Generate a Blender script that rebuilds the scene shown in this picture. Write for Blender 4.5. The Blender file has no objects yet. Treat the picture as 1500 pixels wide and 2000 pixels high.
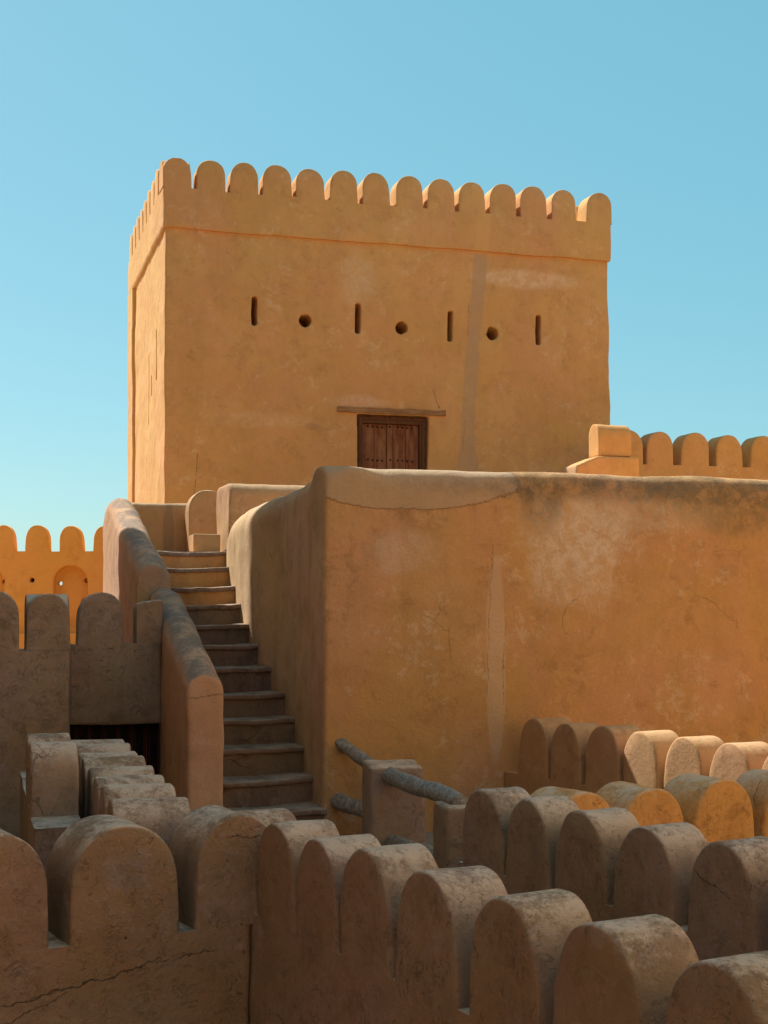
import bpy, bmesh, math, random
from mathutils import Vector, Matrix, noise
R = math.radians
S = bpy.context.scene
COL = S.collection
HC = 9.0                                    # eye height above the ground

# ------------------------------------------------------------------ camera
cam = bpy.data.cameras.new('camera'); co = bpy.data.objects.new('camera', cam); COL.objects.link(co)
cam.sensor_fit = 'VERTICAL'; cam.sensor_height = 36; cam.sensor_width = 27
cam.lens = 2700/2000*36; cam.shift_y = 185/2000
cam.clip_start = .05; cam.clip_end = 3000
co.location = (0, 0, HC); co.rotation_euler = (R(90), 0, 0)
S.camera = co
# ------------------------------------------------------------------ light
SUN_AZ, SUN_EL = 42.0, 50.0                 # sun at the left, SUN_AZ degrees towards the back
sv = Vector((-math.cos(R(SUN_AZ))*math.cos(R(SUN_EL)), math.sin(R(SUN_AZ))*math.cos(R(SUN_EL)), math.sin(R(SUN_EL))))
sl = bpy.data.lights.new('sun', 'SUN'); so = bpy.data.objects.new('sun', sl); COL.objects.link(so)
sl.energy = 5.0; sl.angle = R(.6); sl.color = (1, .93, .80)
so.rotation_euler = sv.to_track_quat('Z', 'Y').to_euler(); so.location = (0, 0, 60)
W = bpy.data.worlds.new('World'); S.world = W; W.use_nodes = True
nt = W.node_tree; bg = nt.nodes['Background']
sky = nt.nodes.new('ShaderNodeTexSky'); sky.sky_type = 'NISHITA'; sky.sun_disc = False
sky.sun_elevation = R(SUN_EL); sky.sun_rotation = math.atan2(sv.x, sv.y)
sky.air_density = 1.0; sky.dust_density = 1.0; sky.ozone_density = 1.0; sky.altitude = 400
tint = nt.nodes.new('ShaderNodeMix'); tint.data_type = 'RGBA'; tint.blend_type = 'MULTIPLY'; tint.inputs[0].default_value = 1
tint.inputs[7].default_value = (.90, .89, .80, 1)
even = nt.nodes.new('ShaderNodeMix'); even.data_type = 'RGBA'; even.inputs[0].default_value = .6    # thin milky air evens the sky out
even.inputs[7].default_value = (.72, 3.1, 3.75, 1)
nt.links.new(sky.outputs[0], tint.inputs[6]); nt.links.new(tint.outputs[2], even.inputs[6]); nt.links.new(even.outputs[2], bg.inputs[0])
bg.inputs[1].default_value = .12
S.view_settings.view_transform = 'Standard'; S.view_settings.look = 'None'
S.view_settings.exposure = 0.6; S.view_settings.gamma = 1
S.render.engine = 'CYCLES'
S.cycles.max_bounces = 6; S.cycles.diffuse_bounces = 5; S.cycles.glossy_bounces = 2

# ------------------------------------------------------------------ frames
TH, PH = R(29.6), R(16.3)
class Frame:
    def __init__(s, ang): s.ang = ang; s.c = math.cos(ang); s.s = math.sin(ang)
    def w(s, x, y, z=0): return Vector((x*s.c - y*s.s, x*s.s + y*s.c, z+HC))
    def ony(s, px, py, y):                  # pixel on the plane local-y = y
        k = (px-750)/2700; D = y/(s.c - s.s*k)
        return (s.c*k + s.s)*D, (1185-py)/2700*D
    def onx(s, px, py, x):                  # pixel on the plane local-x = x
        k = (px-750)/2700; D = x/(s.c*k + s.s)
        return (s.c - s.s*k)*D, (1185-py)/2700*D
F1, F2, F0 = Frame(TH), Frame(PH), Frame(0)   # F1: the lower courts, F2: keep, big wall, stairs

# ------------------------------------------------------------------ materials
def plaster(name, base, alt, dark, pale, grey=0.0, streak=.25, pale_amt=.25, rough_amt=1.0, top_z=None, top_d=.8, top_s=.8,
            blobs=(), crack=.6, scale=1.0, bump=.5, extra=None, gain=(1.2, 1.06, 1.0), topc=(.135, .12, .105), cracks=(), grime=.35, flake=(.50, .56)):
    G = lambda c: tuple(min(.86, x*k) for x, k in zip(c, gain))
    base, alt, dark, pale = G(base), G(alt), G(dark), G(pale)
    m = bpy.data.materials.new(name); m.use_nodes = True
    t = m.node_tree; N = t.nodes; L = t.links
    bs = N['Principled BSDF']; bs.inputs['Roughness'].default_value = .93
    bs.inputs['Specular IOR Level'].default_value = .15
    def mth(op, a, b=None, c=None, clamp=False):
        n = N.new('ShaderNodeMath'); n.operation = op; n.use_clamp = clamp
        for i, v in enumerate((a, b, c)):
            if v is None: continue
            if isinstance(v, (int, float)): n.inputs[i].default_value = v
            else: L.new(v, n.inputs[i])
        return n.outputs[0]
    def mix(f, a, b, kind='MIX'):
        n = N.new('ShaderNodeMix'); n.data_type = 'RGBA'; n.blend_type = kind
        for i, v in ((0, f), (6, a), (7, b)):
            if isinstance(v, (int, float)): n.inputs[i].default_value = v
            elif isinstance(v, tuple): n.inputs[i].default_value = (*v, 1)
            else: L.new(v, n.inputs[i])
        return n.outputs[2]
    def ramp(v, a, b, lo=0., hi=1.):
        n = N.new('ShaderNodeMapRange'); n.interpolation_type = 'SMOOTHSTEP'
        n.inputs[1].default_value = a; n.inputs[2].default_value = b; n.inputs[3].default_value = lo; n.inputs[4].default_value = hi
        L.new(v, n.inputs[0]); return n.outputs[0]
    geo = N.new('ShaderNodeNewGeometry'); pos = geo.outputs['Position']
    def noise_(sc, det=5, rough=.6, dist=0., vec=None, sq=None):
        n = N.new('ShaderNodeTexNoise'); n.inputs['Scale'].default_value = sc*scale; n.inputs['Detail'].default_value = det
        n.inputs['Roughness'].default_value = rough; n.inputs['Distortion'].default_value = dist
        v = vec or pos
        if sq:
            mp = N.new('ShaderNodeMapping'); mp.inputs['Scale'].default_value = sq; L.new(v, mp.inputs[0]); v = mp.outputs[0]
        L.new(v, n.inputs['Vector']); return n.outputs['Fac']
    n1 = noise_(.55, 4, .62, .4); n2 = noise_(3.2, 6, .68, .3); n3 = noise_(28, 3, .7); n4 = noise_(1.3, 7, .72, .8)
    sx = noise_(2.6, 6, .7, .1, sq=(1, 1, .16)); n5 = noise_(90, 3, .7)
    col = mix(ramp(n1, .36, .64), base, alt)
    col = mix(mth('MULTIPLY', ramp(n2, .42, .72), .45), col, dark)
    col = mix(mth('MULTIPLY', ramp(sx, .45, .75), streak), col, dark)
    hue = noise_(.85, 4, .55, .6, sq=(1, 1, .7))
    col = mix(mth('MULTIPLY', ramp(hue, .46, .64), .26), col, (base[0]*1.02, base[1]*.86, base[2]*1.25))     # pinker batches of plaster
    col = mix(mth('MULTIPLY', ramp(hue, .48, .34), .38), col, (base[0]*.93, base[1]*.98, base[2]*.80))     # yellower ones
    rag = noise_(6.5, 8, .80, .25); blot = noise_(2.1, 7, .76, .3)
    col = mix(mth('MULTIPLY', mth('MULTIPLY', ramp(blot, .50, .62), ramp(rag, .42, .60)), grime), col, tuple(x*.72 for x in dark))
    pm = mth('MULTIPLY', ramp(n4, .53, .60), ramp(rag, flake[0], flake[1]))
    col = mix(mth('MULTIPLY', pm, pale_amt), col, pale)
    # fine grain
    col = mix(mth('MULTIPLY', ramp(n3, .3, .7), .16*rough_amt), col, dark)
    hfac = [(n2, .45), (n3, .32), (n5, .14), (n4, .4), (rag, .7)]
    if top_z is not None:
        sp = N.new('ShaderNodeSeparateXYZ'); L.new(pos, sp.inputs[0])
        near = ramp(sp.outputs[2], HC+top_z-top_d, HC+top_z)
        sm = mth('MULTIPLY', near, ramp(mth('ADD', mth('MULTIPLY', sx, .55), mth('MULTIPLY', n2, .45)), .44, .60))
        col = mix(mth('MULTIPLY', sm, top_s), col, (.085, .065, .045))
    if grey:
        sn = N.new('ShaderNodeSeparateXYZ'); L.new(geo.outputs['Normal'], sn.inputs[0])
        g = mth('MULTIPLY', ramp(sn.outputs[2], .25, .85), ramp(mth('ADD', mth('MULTIPLY', noise_(3, 4, .6, .5), .5), mth('MULTIPLY', noise_(22, 9, .8), .5)), .42, .55))
        col = mix(mth('MULTIPLY', g, grey), col, topc)
    for (c, r, ang, colr, amt, soft, nw) in blobs:   # patches of other plaster, each with an outline of its own
        mp = N.new('ShaderNodeMapping'); mp.vector_type = 'TEXTURE'
        mp.inputs['Location'].default_value = c; mp.inputs['Rotation'].default_value = (0, 0, ang); mp.inputs['Scale'].default_value = r
        L.new(pos, mp.inputs[0])
        ln = N.new('ShaderNodeVectorMath'); ln.operation = 'LENGTH'; L.new(mp.outputs[0], ln.inputs[0])
        d = mth('ADD', ln.outputs['Value'], mth('MULTIPLY', mth('SUBTRACT', n4 if nw > 0 else n2, .5), abs(nw)))
        f = ramp(d, 1+soft, 1-soft)
        if soft < .08: col = mix(mth('MULTIPLY', ramp(mth('ABSOLUTE', mth('SUBTRACT', d, 1.0)), .035, .006), .6), col, tuple(x*.35 for x in dark))
        elif soft > .3: f = mth('MULTIPLY', f, ramp(rag, .42, .58, .35, 1.0))
        col = mix(mth('MULTIPLY', f, amt), col, G(colr))
        if soft < .08: hfac.append((f, .35))
    # hairline cracks
    dn = N.new('ShaderNodeTexNoise'); dn.inputs['Scale'].default_value = 2.3; dn.inputs['Detail'].default_value = 6; L.new(pos, dn.inputs['Vector'])
    va = N.new('ShaderNodeVectorMath'); va.operation = 'MULTIPLY_ADD'; L.new(dn.outputs['Color'], va.inputs[0]); va.inputs[1].default_value = (.55,)*3; L.new(pos, va.inputs[2])
    vo = N.new('ShaderNodeTexVoronoi'); vo.feature = 'DISTANCE_TO_EDGE'; vo.inputs['Scale'].default_value = .75*scale; L.new(va.outputs[0], vo.inputs['Vector'])
    ck = mth('MULTIPLY', ramp(vo.outputs['Distance'], .0045, .001), ramp(noise_(.9, 3, .5, 0, sq=(1, 1, 1)), .60, .66))
    mk = noise_(4.5, 3, .5)
    q1 = noise_(7.5, 4, .6, 1.2); q2 = noise_(19, 3, .6, 1.0)
    sc1 = mth('MULTIPLY', ramp(mth('ABSOLUTE', mth('SUBTRACT', q1, .5)), .009, .002), ramp(mk, .52, .60))
    sc2 = mth('MULTIPLY', ramp(mth('ABSOLUTE', mth('SUBTRACT', q2, .5)), .016, .004), ramp(mk, .46, .38))
    scr = mth('MAXIMUM', sc1, mth('MULTIPLY', sc2, .7))
    col = mix(mth('MULTIPLY', scr, .19*(rough_amt if rough_amt > 1 else .45)), col, tuple(x*.5 for x in dark))
    col = mix(mth('MULTIPLY', ck, crack), col, tuple(x*.3 for x in dark))
    for (loc, ang, dx, dz, hl, w) in cracks:        # single cracks where the wall has them
        mp = N.new('ShaderNodeMapping'); mp.vector_type = 'TEXTURE'; mp.inputs['Location'].default_value = loc; mp.inputs['Rotation'].default_value = (0, 0, ang); L.new(pos, mp.inputs[0])
        sp_ = N.new('ShaderNodeSeparateXYZ'); L.new(mp.outputs[0], sp_.inputs[0])
        s_ = mth('ADD', mth('MULTIPLY', sp_.outputs[0], dx), mth('MULTIPLY', sp_.outputs[2], dz))
        d_ = mth('SUBTRACT', mth('MULTIPLY', sp_.outputs[2], dx), mth('MULTIPLY', sp_.outputs[0], dz))
        d_ = mth('ADD', d_, mth('MULTIPLY', mth('SUBTRACT', noise_(4.0, 9, .74), .5), .16))
        f = mth('MULTIPLY', ramp(mth('ABSOLUTE', d_), w, w*.35), mth('LESS_THAN', mth('ABSOLUTE', s_), hl))
        f = mth('MULTIPLY', f, mth('LESS_THAN', mth('ABSOLUTE', sp_.outputs[1]), .15)); f = mth('MULTIPLY', f, ramp(n2, .36, .46))
        col = mix(mth('MULTIPLY', f, .6), col, tuple(x*.25 for x in dark)); ck = mth('MAXIMUM', ck, f)
    if extra: col = extra(locals(), col)
    L.new(col, bs.inputs['Base Color'])
    h = mth('ADD', mth('MULTIPLY', ck, -1.2*crack), mth('MULTIPLY', scr, -.18*(rough_amt if rough_amt > 1 else .2)))
    for v, k in hfac: h = mth('ADD', h, mth('MULTIPLY', v, k))
    bu = N.new('ShaderNodeBump'); bu.inputs['Strength'].default_value = bump; bu.inputs['Distance'].default_value = .03
    L.new(h, bu.inputs['Height']); L.new(bu.outputs[0], bs.inputs['Normal'])
    return m
def simple(name, c1, c2, sc=(3, 3, 3), rough=.8, bump=.3, dist=.01):
    m = bpy.data.materials.new(name); m.use_nodes = True; t = m.node_tree; N = t.nodes; L = t.links; bs = N['Principled BSDF']
    g = N.new('ShaderNodeNewGeometry'); mp = N.new('ShaderNodeMapping'); mp.inputs['Scale'].default_value = sc; L.new(g.outputs['Position'], mp.inputs[0])
    n = N.new('ShaderNodeTexNoise'); n.inputs['Detail'].default_value = 8; n.inputs['Roughness'].default_value = .7; n.inputs['Scale'].default_value = 1; L.new(mp.outputs[0], n.inputs['Vector'])
    r = N.new('ShaderNodeMapRange'); r.inputs[1].default_value = .35; r.inputs[2].default_value = .65; L.new(n.outputs['Fac'], r.inputs[0])
    x = N.new('ShaderNodeMix'); x.data_type = 'RGBA'; x.inputs[6].default_value = (*c1, 1); x.inputs[7].default_value = (*c2, 1); L.new(r.outputs[0], x.inputs[0])
    L.new(x.outputs[2], bs.inputs['Base Color']); bs.inputs['Roughness'].default_value = rough; bs.inputs['Specular IOR Level'].default_value = .25
    b = N.new('ShaderNodeBump'); b.inputs['Strength'].default_value = bump; b.inputs['Distance'].default_value = dist; L.new(n.outputs['Fac'], b.inputs['Height']); L.new(b.outputs[0], bs.inputs['Normal'])
    return m

def strip_extra(loc, col):                   # the grey repair band that runs down the front of the keep
    N, L, mth, mix, ramp = loc['N'], loc['L'], loc['mth'], loc['mix'], loc['ramp']; pos = loc['pos']; n2 = loc['n2']; n1 = loc['n1']
    mp = N.new('ShaderNodeMapping'); mp.vector_type = 'TEXTURE'; mp.inputs['Rotation'].default_value = (0, 0, PH); L.new(pos, mp.inputs[0])
    s = N.new('ShaderNodeSeparateXYZ'); L.new(mp.outputs[0], s.inputs[0])
    zz = mth('SUBTRACT', s.outputs[2], HC)
    # band centre leans to the left as it goes down
    cx = mth('ADD', mth('MULTIPLY', ramp(zz, 3.0, 7.8), .30), 9.02)
    cx = mth('ADD', cx, mth('MULTIPLY', mth('SUBTRACT', n2, .5), .12))
    hw = ramp(zz, 2.7, 3.25, .21, .13)
    d = mth('SUBTRACT', mth('ABSOLUTE', mth('SUBTRACT', s.outputs[0], cx)), hw)
    f = mth('MULTIPLY', ramp(d, .025, -.01), mth('LESS_THAN', s.outputs[1], 26.0))
    low = ramp(zz, 6.86, 6.80)
    col2 = mix(low, (.72, .42, .17), (.50, .34, .22))
    return mix(mth('MULTIPLY', f, ramp(n2, .3, .6, .45, .75)), col, col2)

P = {}
wb = lambda a, z: tuple(F2.w(a, 14.58, z))
kp = lambda px, py: (lambda q: tuple(F2.w(q[0], 25.11, q[1])))(F2.ony(px, py, 25.11))
wp = lambda px, py: (lambda q: tuple(F2.w(q[0], 14.58, q[1])))(F2.ony(px, py, 14.58))
fp = lambda px, py: (lambda q: tuple(F1.w(q[0], 7.87, q[1])))(F1.ony(px, py, 7.87))
P['keep'] = plaster('keep_plaster', (.55, .31, .115), (.50, .27, .098), (.40, .21, .075), (.70, .50, .31), gain=(1.33, 1.38, 1.58), pale_amt=.28, streak=.32, bump=.5, grime=.38, extra=strip_extra, crack=.25,
    blobs=[(kp(700, 550), (.32, .5, .42), PH, (.62, .42, .25), .55, .5, 2.0),
           (kp(1030, 545), (1.0, .5, .16), PH, (.64, .44, .27), .7, .45, 2.0),
           (kp(700, 786), (.55, .5, .13), PH, (.60, .40, .26), .5, .35, 1.2),
           (kp(608, 833), (.13, .3, .055), PH, (.36, .21, .10), .6, .05, .5),
           (kp(520, 820), (.8, .5, .14), PH, (.60, .41, .22), .5, .5, 1.8)],
    cracks=[(kp(382, 930), PH, .1, 1, .42, .010), (kp(914, 625), PH, .02, 1, .30, .009), (kp(852, 780), PH, -.35, .94, .18, .009), (kp(905, 850), PH, .05, 1, .30, .009)])
P['wall'] = plaster('wall_plaster', (.52, .27, .115), (.50, .255, .085), (.36, .18, .065), (.66, .47, .31), gain=(1.20, 1.45, 1.82), pale_amt=.34, streak=.42, top_z=1.5, top_d=.75, top_s=.38, bump=.7, grime=.55, crack=.3,
    blobs=[(wp(1140, 1045), (.62, .6, .42), PH, (.62, .44, .30), .85, .45, 2.6),
           (wp(1110, 1130), (.5, .6, .32), PH, (.62, .44, .30), .7, .45, 2.6),
           (wp(1260, 1000), (.9, .6, .25), PH, (.55, .38, .24), .6, .4, 2.4),
           (wp(790, 1080), (.35, .6, .22), PH, (.55, .37, .24), .6, .4, 2.0),
           (wb(4.55, 1.44), (1.25, 1.2, .36), PH, (.43, .27, .155), .85, .02, .5),
           (wb(9.0, 1.36), (3.6, .5, .16), PH, (.12, .095, .068), .72, .45, 1.6),
           (wp(1430, 990), (.9, .5, .28), PH, (.20, .13, .06), .6, .5, 2.2),
           (wp(1060, 985), (.22, .5, .30), PH, (.16, .105, .055), .6, .5, 2.0),
           (wp(968, 1290), (.12, .4, 1.15), PH, (.52, .335, .2), .6, .12, .25)],
    cracks=[(wp(955, 1210), PH, .04, 1, .85, .0035), (wp(985, 1290), PH, .03, 1, .5, .003)])
P['fore'] = plaster('court_plaster', topc=(.80, .70, .60), gain=(.96, 1.26, 2.0), base=(.42, .255, .135), alt=(.37, .205, .085), dark=(.27, .15, .07), pale=(.50, .31, .20), pale_amt=.4, streak=.22, bump=.95, grey=.75, rough_amt=1.5, grime=.65, crack=.4, cracks=[(fp(150, 1925), TH, .97, .16, .52, .0045), (fp(60, 1975), TH, .93, .35, .22, .003), (fp(478, 1634), TH, 1, -.08, .13, .004), (tuple(F1.w(5.43, 5.85, -1.56)), TH+math.pi/2, .9, .35, .16, .004), (tuple(F1.w(3.1, 7.87, -2.12)), TH, 1, .1, .2, .003)],  # topc: bleached tops, made paler still to paint in light from the sky
    blobs=[(tuple(F1.w(3.76, 4.36, -1.40)), (.13, .12, .10), TH, (.34, .19, .09), .8, .35, 1.6), (tuple(F1.w(2.75, 7.87, -1.55)), (.20, .2, .12), TH, (.30, .24, .2), .4, .5, .8)])
P['weather'] = plaster('weathered_plaster', cracks=[(tuple(F2.w(2.25, 14.24, -.93)), PH, 1, .12, .18, .006)], gain=(1.5, 1.68, 1.95), topc=(.22, .185, .165), base=(.42, .25, .15), alt=(.38, .21, .12), dark=(.24, .145, .085), pale=(.50, .33, .22), pale_amt=.25, streak=.45, bump=.6, grey=.85)
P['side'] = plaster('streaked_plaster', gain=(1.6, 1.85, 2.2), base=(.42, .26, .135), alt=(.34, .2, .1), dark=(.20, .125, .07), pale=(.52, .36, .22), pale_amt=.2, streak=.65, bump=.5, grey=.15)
P['orange'] = plaster('ochre_plaster', (.60, .38, .12), (.57, .355, .105), (.48, .28, .08), (.66, .44, .19), pale_amt=.2, streak=.12, bump=.3, crack=.2)
P['riser_top'] = plaster('upper_step_plaster', (.52, .29, .13), (.48, .26, .11), (.24, .13, .06), (.55, .38, .22), streak=.5, bump=.6, gain=(1.3, 1.3, 1.3))
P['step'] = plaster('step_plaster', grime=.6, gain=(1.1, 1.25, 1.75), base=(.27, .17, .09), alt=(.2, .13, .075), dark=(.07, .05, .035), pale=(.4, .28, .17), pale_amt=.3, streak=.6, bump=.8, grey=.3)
P['fore_lit'] = plaster('court_plaster_lit', (.50, .31, .155), (.45, .27, .125), (.33, .19, .09), (.62, .44, .27), gain=(1.12, 1.15, 1.25), pale_amt=.3, streak=.2, bump=.38, grey=.5, topc=(.68, .47, .27), rough_amt=1.5, grime=.6)  # court plaster lightened and warmed to paint in the sunlight on this row
P['cross'] = plaster('bounce_row_plaster', (.58, .36, .15), (.54, .32, .125), (.36, .20, .08), (.64, .45, .26), gain=(1.25, 1.2, 1.2), pale_amt=.4, streak=.15, bump=.8, grey=.75, topc=(.74, .62, .50), rough_amt=1.5, grime=.6)  # court plaster turned orange and brighter to paint in warm bounced light
P['head'] = plaster('stair_head_plaster', (.47, .29, .155), (.42, .25, .125), (.30, .18, .09), (.56, .40, .26), gain=(1.1, 1.18, 1.3), pale_amt=.4, streak=.45, bump=.45, grey=.4, topc=(.62, .47, .33), grime=.5,
    blobs=[(tuple(F2.w(2.95, 22.6, 1.2)), (.09, .3, .5), PH, (.26, .165, .10), .7, .15, .5)])
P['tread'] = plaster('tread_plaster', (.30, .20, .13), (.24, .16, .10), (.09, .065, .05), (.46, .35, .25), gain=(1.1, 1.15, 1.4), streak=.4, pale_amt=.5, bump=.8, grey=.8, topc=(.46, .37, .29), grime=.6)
P['walk'] = plaster('walkway_plaster', (.36, .29, .23), (.32, .255, .20), (.22, .17, .13), (.42, .35, .29), gain=(1, 1.05, 1.1), pale_amt=.2, bump=.4)
P['floor'] = plaster('floor_plaster', (.62, .42, .21), (.58, .38, .18), (.46, .29, .14), (.66, .48, .28), pale_amt=.2, bump=.4)
P['ground'] = simple('dry_ground', (.42, .30, .17), (.34, .24, .13), (.3, .3, .3), .95)
P['door'] = simple('door_wood', (.14, .028, .011), (.31, .15, .08), (9, 9, 1.6), .6)
P['frame'] = simple('frame_wood', (.085, .032, .016), (.15, .065, .03), (9, 9, 2), .6)
P['lintel'] = simple('lintel_wood', (.24, .12, .06), (.42, .25, .13), (3, 3, 20), .75)
P['iron'] = simple('stud_iron', (.012, .008, .006), (.02, .012, .01), (30, 30, 30), .5)
P['log'] = simple('log_bark', (.17, .16, .15), (.42, .41, .385), (26, 14, 26), .9, .9, .02)

# ------------------------------------------------------------------ objects
def thing(name, label, cat, fr, base=(0, 0, 0), group=None):
    o = bpy.data.objects.new(name, None); COL.objects.link(o)
    o.location = fr.w(*base); o.rotation_euler = (0, 0, fr.ang); o.empty_display_size = .3
    o['label'] = label; o['category'] = cat
    if group: o['group'] = group
    o['_b'] = base
    return o
def finish(bm, name, mat, root, fr, voxel=None, smooth=3, amp=.010, cut=None, cutlow=None, label=None, fill=True, flat=False, sub=None):
    """bm in frame coordinates -> remeshed, gently uneven mesh object under root"""
    bmesh.ops.recalc_face_normals(bm, faces=bm.faces)
    me = bpy.data.meshes.new(name); bm.to_mesh(me); bm.free()
    if voxel:
        tmp = bpy.data.objects.new('tmp', me); COL.objects.link(tmp)
        r = tmp.modifiers.new('r', 'REMESH'); r.mode = 'VOXEL'; r.voxel_size = voxel; r.adaptivity = 0
        if smooth:
            s = tmp.modifiers.new('s', 'SMOOTH'); s.factor = .6; s.iterations = smooth
        dg = bpy.context.evaluated_depsgraph_get()
        m2 = bpy.data.meshes.new_from_object(tmp.evaluated_get(dg)); bpy.data.objects.remove(tmp); bpy.data.meshes.remove(me)
        me = m2; me.name = name
    b = bmesh.new(); b.from_mesh(me)
    sharp = []
    if cut is not None:      # clean horizontal cut where two pieces meet
        for z, keep_above in cut:
            g = bmesh.ops.bisect_plane(b, geom=b.verts[:]+b.edges[:]+b.faces[:], plane_co=(0, 0, z), plane_no=(0, 0, 1 if not keep_above else -1), clear_outer=True)
            ce = [e for e in g['geom_cut'] if isinstance(e, bmesh.types.BMEdge)]
            if not keep_above and fill:
                ret = bmesh.ops.triangle_fill(b, edges=ce, use_beauty=True, normal=(0, 0, 1))
                fs = [f for f in ret['geom'] if isinstance(f, bmesh.types.BMFace)]
                for f in fs:
                    f.smooth = False
                    if f.normal.z < 0: f.normal_flip()
                for e in ce: e.smooth = False
                for f in fs: f.tag = True
    tops = {f.index for f in b.faces if f.tag}
    for v in b.verts:
        p = fr.w(*v.co)
        d = noise.noise_vector(p*1.1)*amp*1.6 + noise.noise_vector(p*4.3)*amp*.55
        d = Matrix.Rotation(-fr.ang, 3, 'Z') @ d
        v.co += d
    base = root['_b'] if root is not None and '_b' in root else (0, 0, 0)
    for v in b.verts: v.co -= Vector(base)
    for f in b.faces: f.smooth = not (flat or f.tag)
    b.to_mesh(me); b.free()
    o = bpy.data.objects.new(name, me); COL.objects.link(o); me.materials.clear(); me.materials.append(mat)
    if root is not None: o.parent = root
    else:
        o.location = fr.w(0, 0, 0); o.rotation_euler = (0, 0, fr.ang)
    if label: o['label'] = label
    return o
def box(bm, x0, x1, y0, y1, z0, z1, taper=0):
    vs = [bm.verts.new((x, y, z)) for x in (x0, x1) for y in (y0, y1) for z in (z0, z1)]
    for q in ((0, 1, 3, 2), (4, 6, 7, 5), (0, 4, 5, 1), (2, 3, 7, 6), (0, 2, 6, 4), (1, 5, 7, 3)): bm.faces.new([vs[i] for i in q])
    return vs
def arch(w, zb, zs, zt, n=20, pw=.92, flare=0.):
    """outline of a merlon: straight cheeks, then an arch slightly pointed"""
    pts = [(-w-flare, zb), (w+flare, zb), (w, zs)]
    for i in range(1, n):
        t = math.pi*i/n; c = math.cos(t)
        pts.append((w*math.copysign(abs(c)**pw, c), zs+(zt-zs)*math.sin(t)**.97))
    pts.append((-w, zs)); return pts
def prism_y(bm, prof, x, y0, y1, zoff0=0, zoff1=0):     # profile (s,z) across x, extruded along y
    A = [bm.verts.new((x+s, y0, z+zoff0)) for s, z in prof]; B = [bm.verts.new((x+s, y1, z+zoff1)) for s, z in prof]
    n = len(prof); bm.faces.new(A[::-1]); bm.faces.new(B)
    for i in range(n): bm.faces.new((A[i], A[(i+1) % n], B[(i+1) % n], B[i]))
def prism_x(bm, prof, y, x0, x1):
    A = [bm.verts.new((x0, y+s, z)) for s, z in prof]; B = [bm.verts.new((x1, y+s, z)) for s, z in prof]
    n = len(prof); bm.faces.new(A[::-1]); bm.faces.new(B)
    for i in range(n): bm.faces.new((A[i], A[(i+1) % n], B[(i+1) % n], B[i]))
rnd = random.Random(7)
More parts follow.
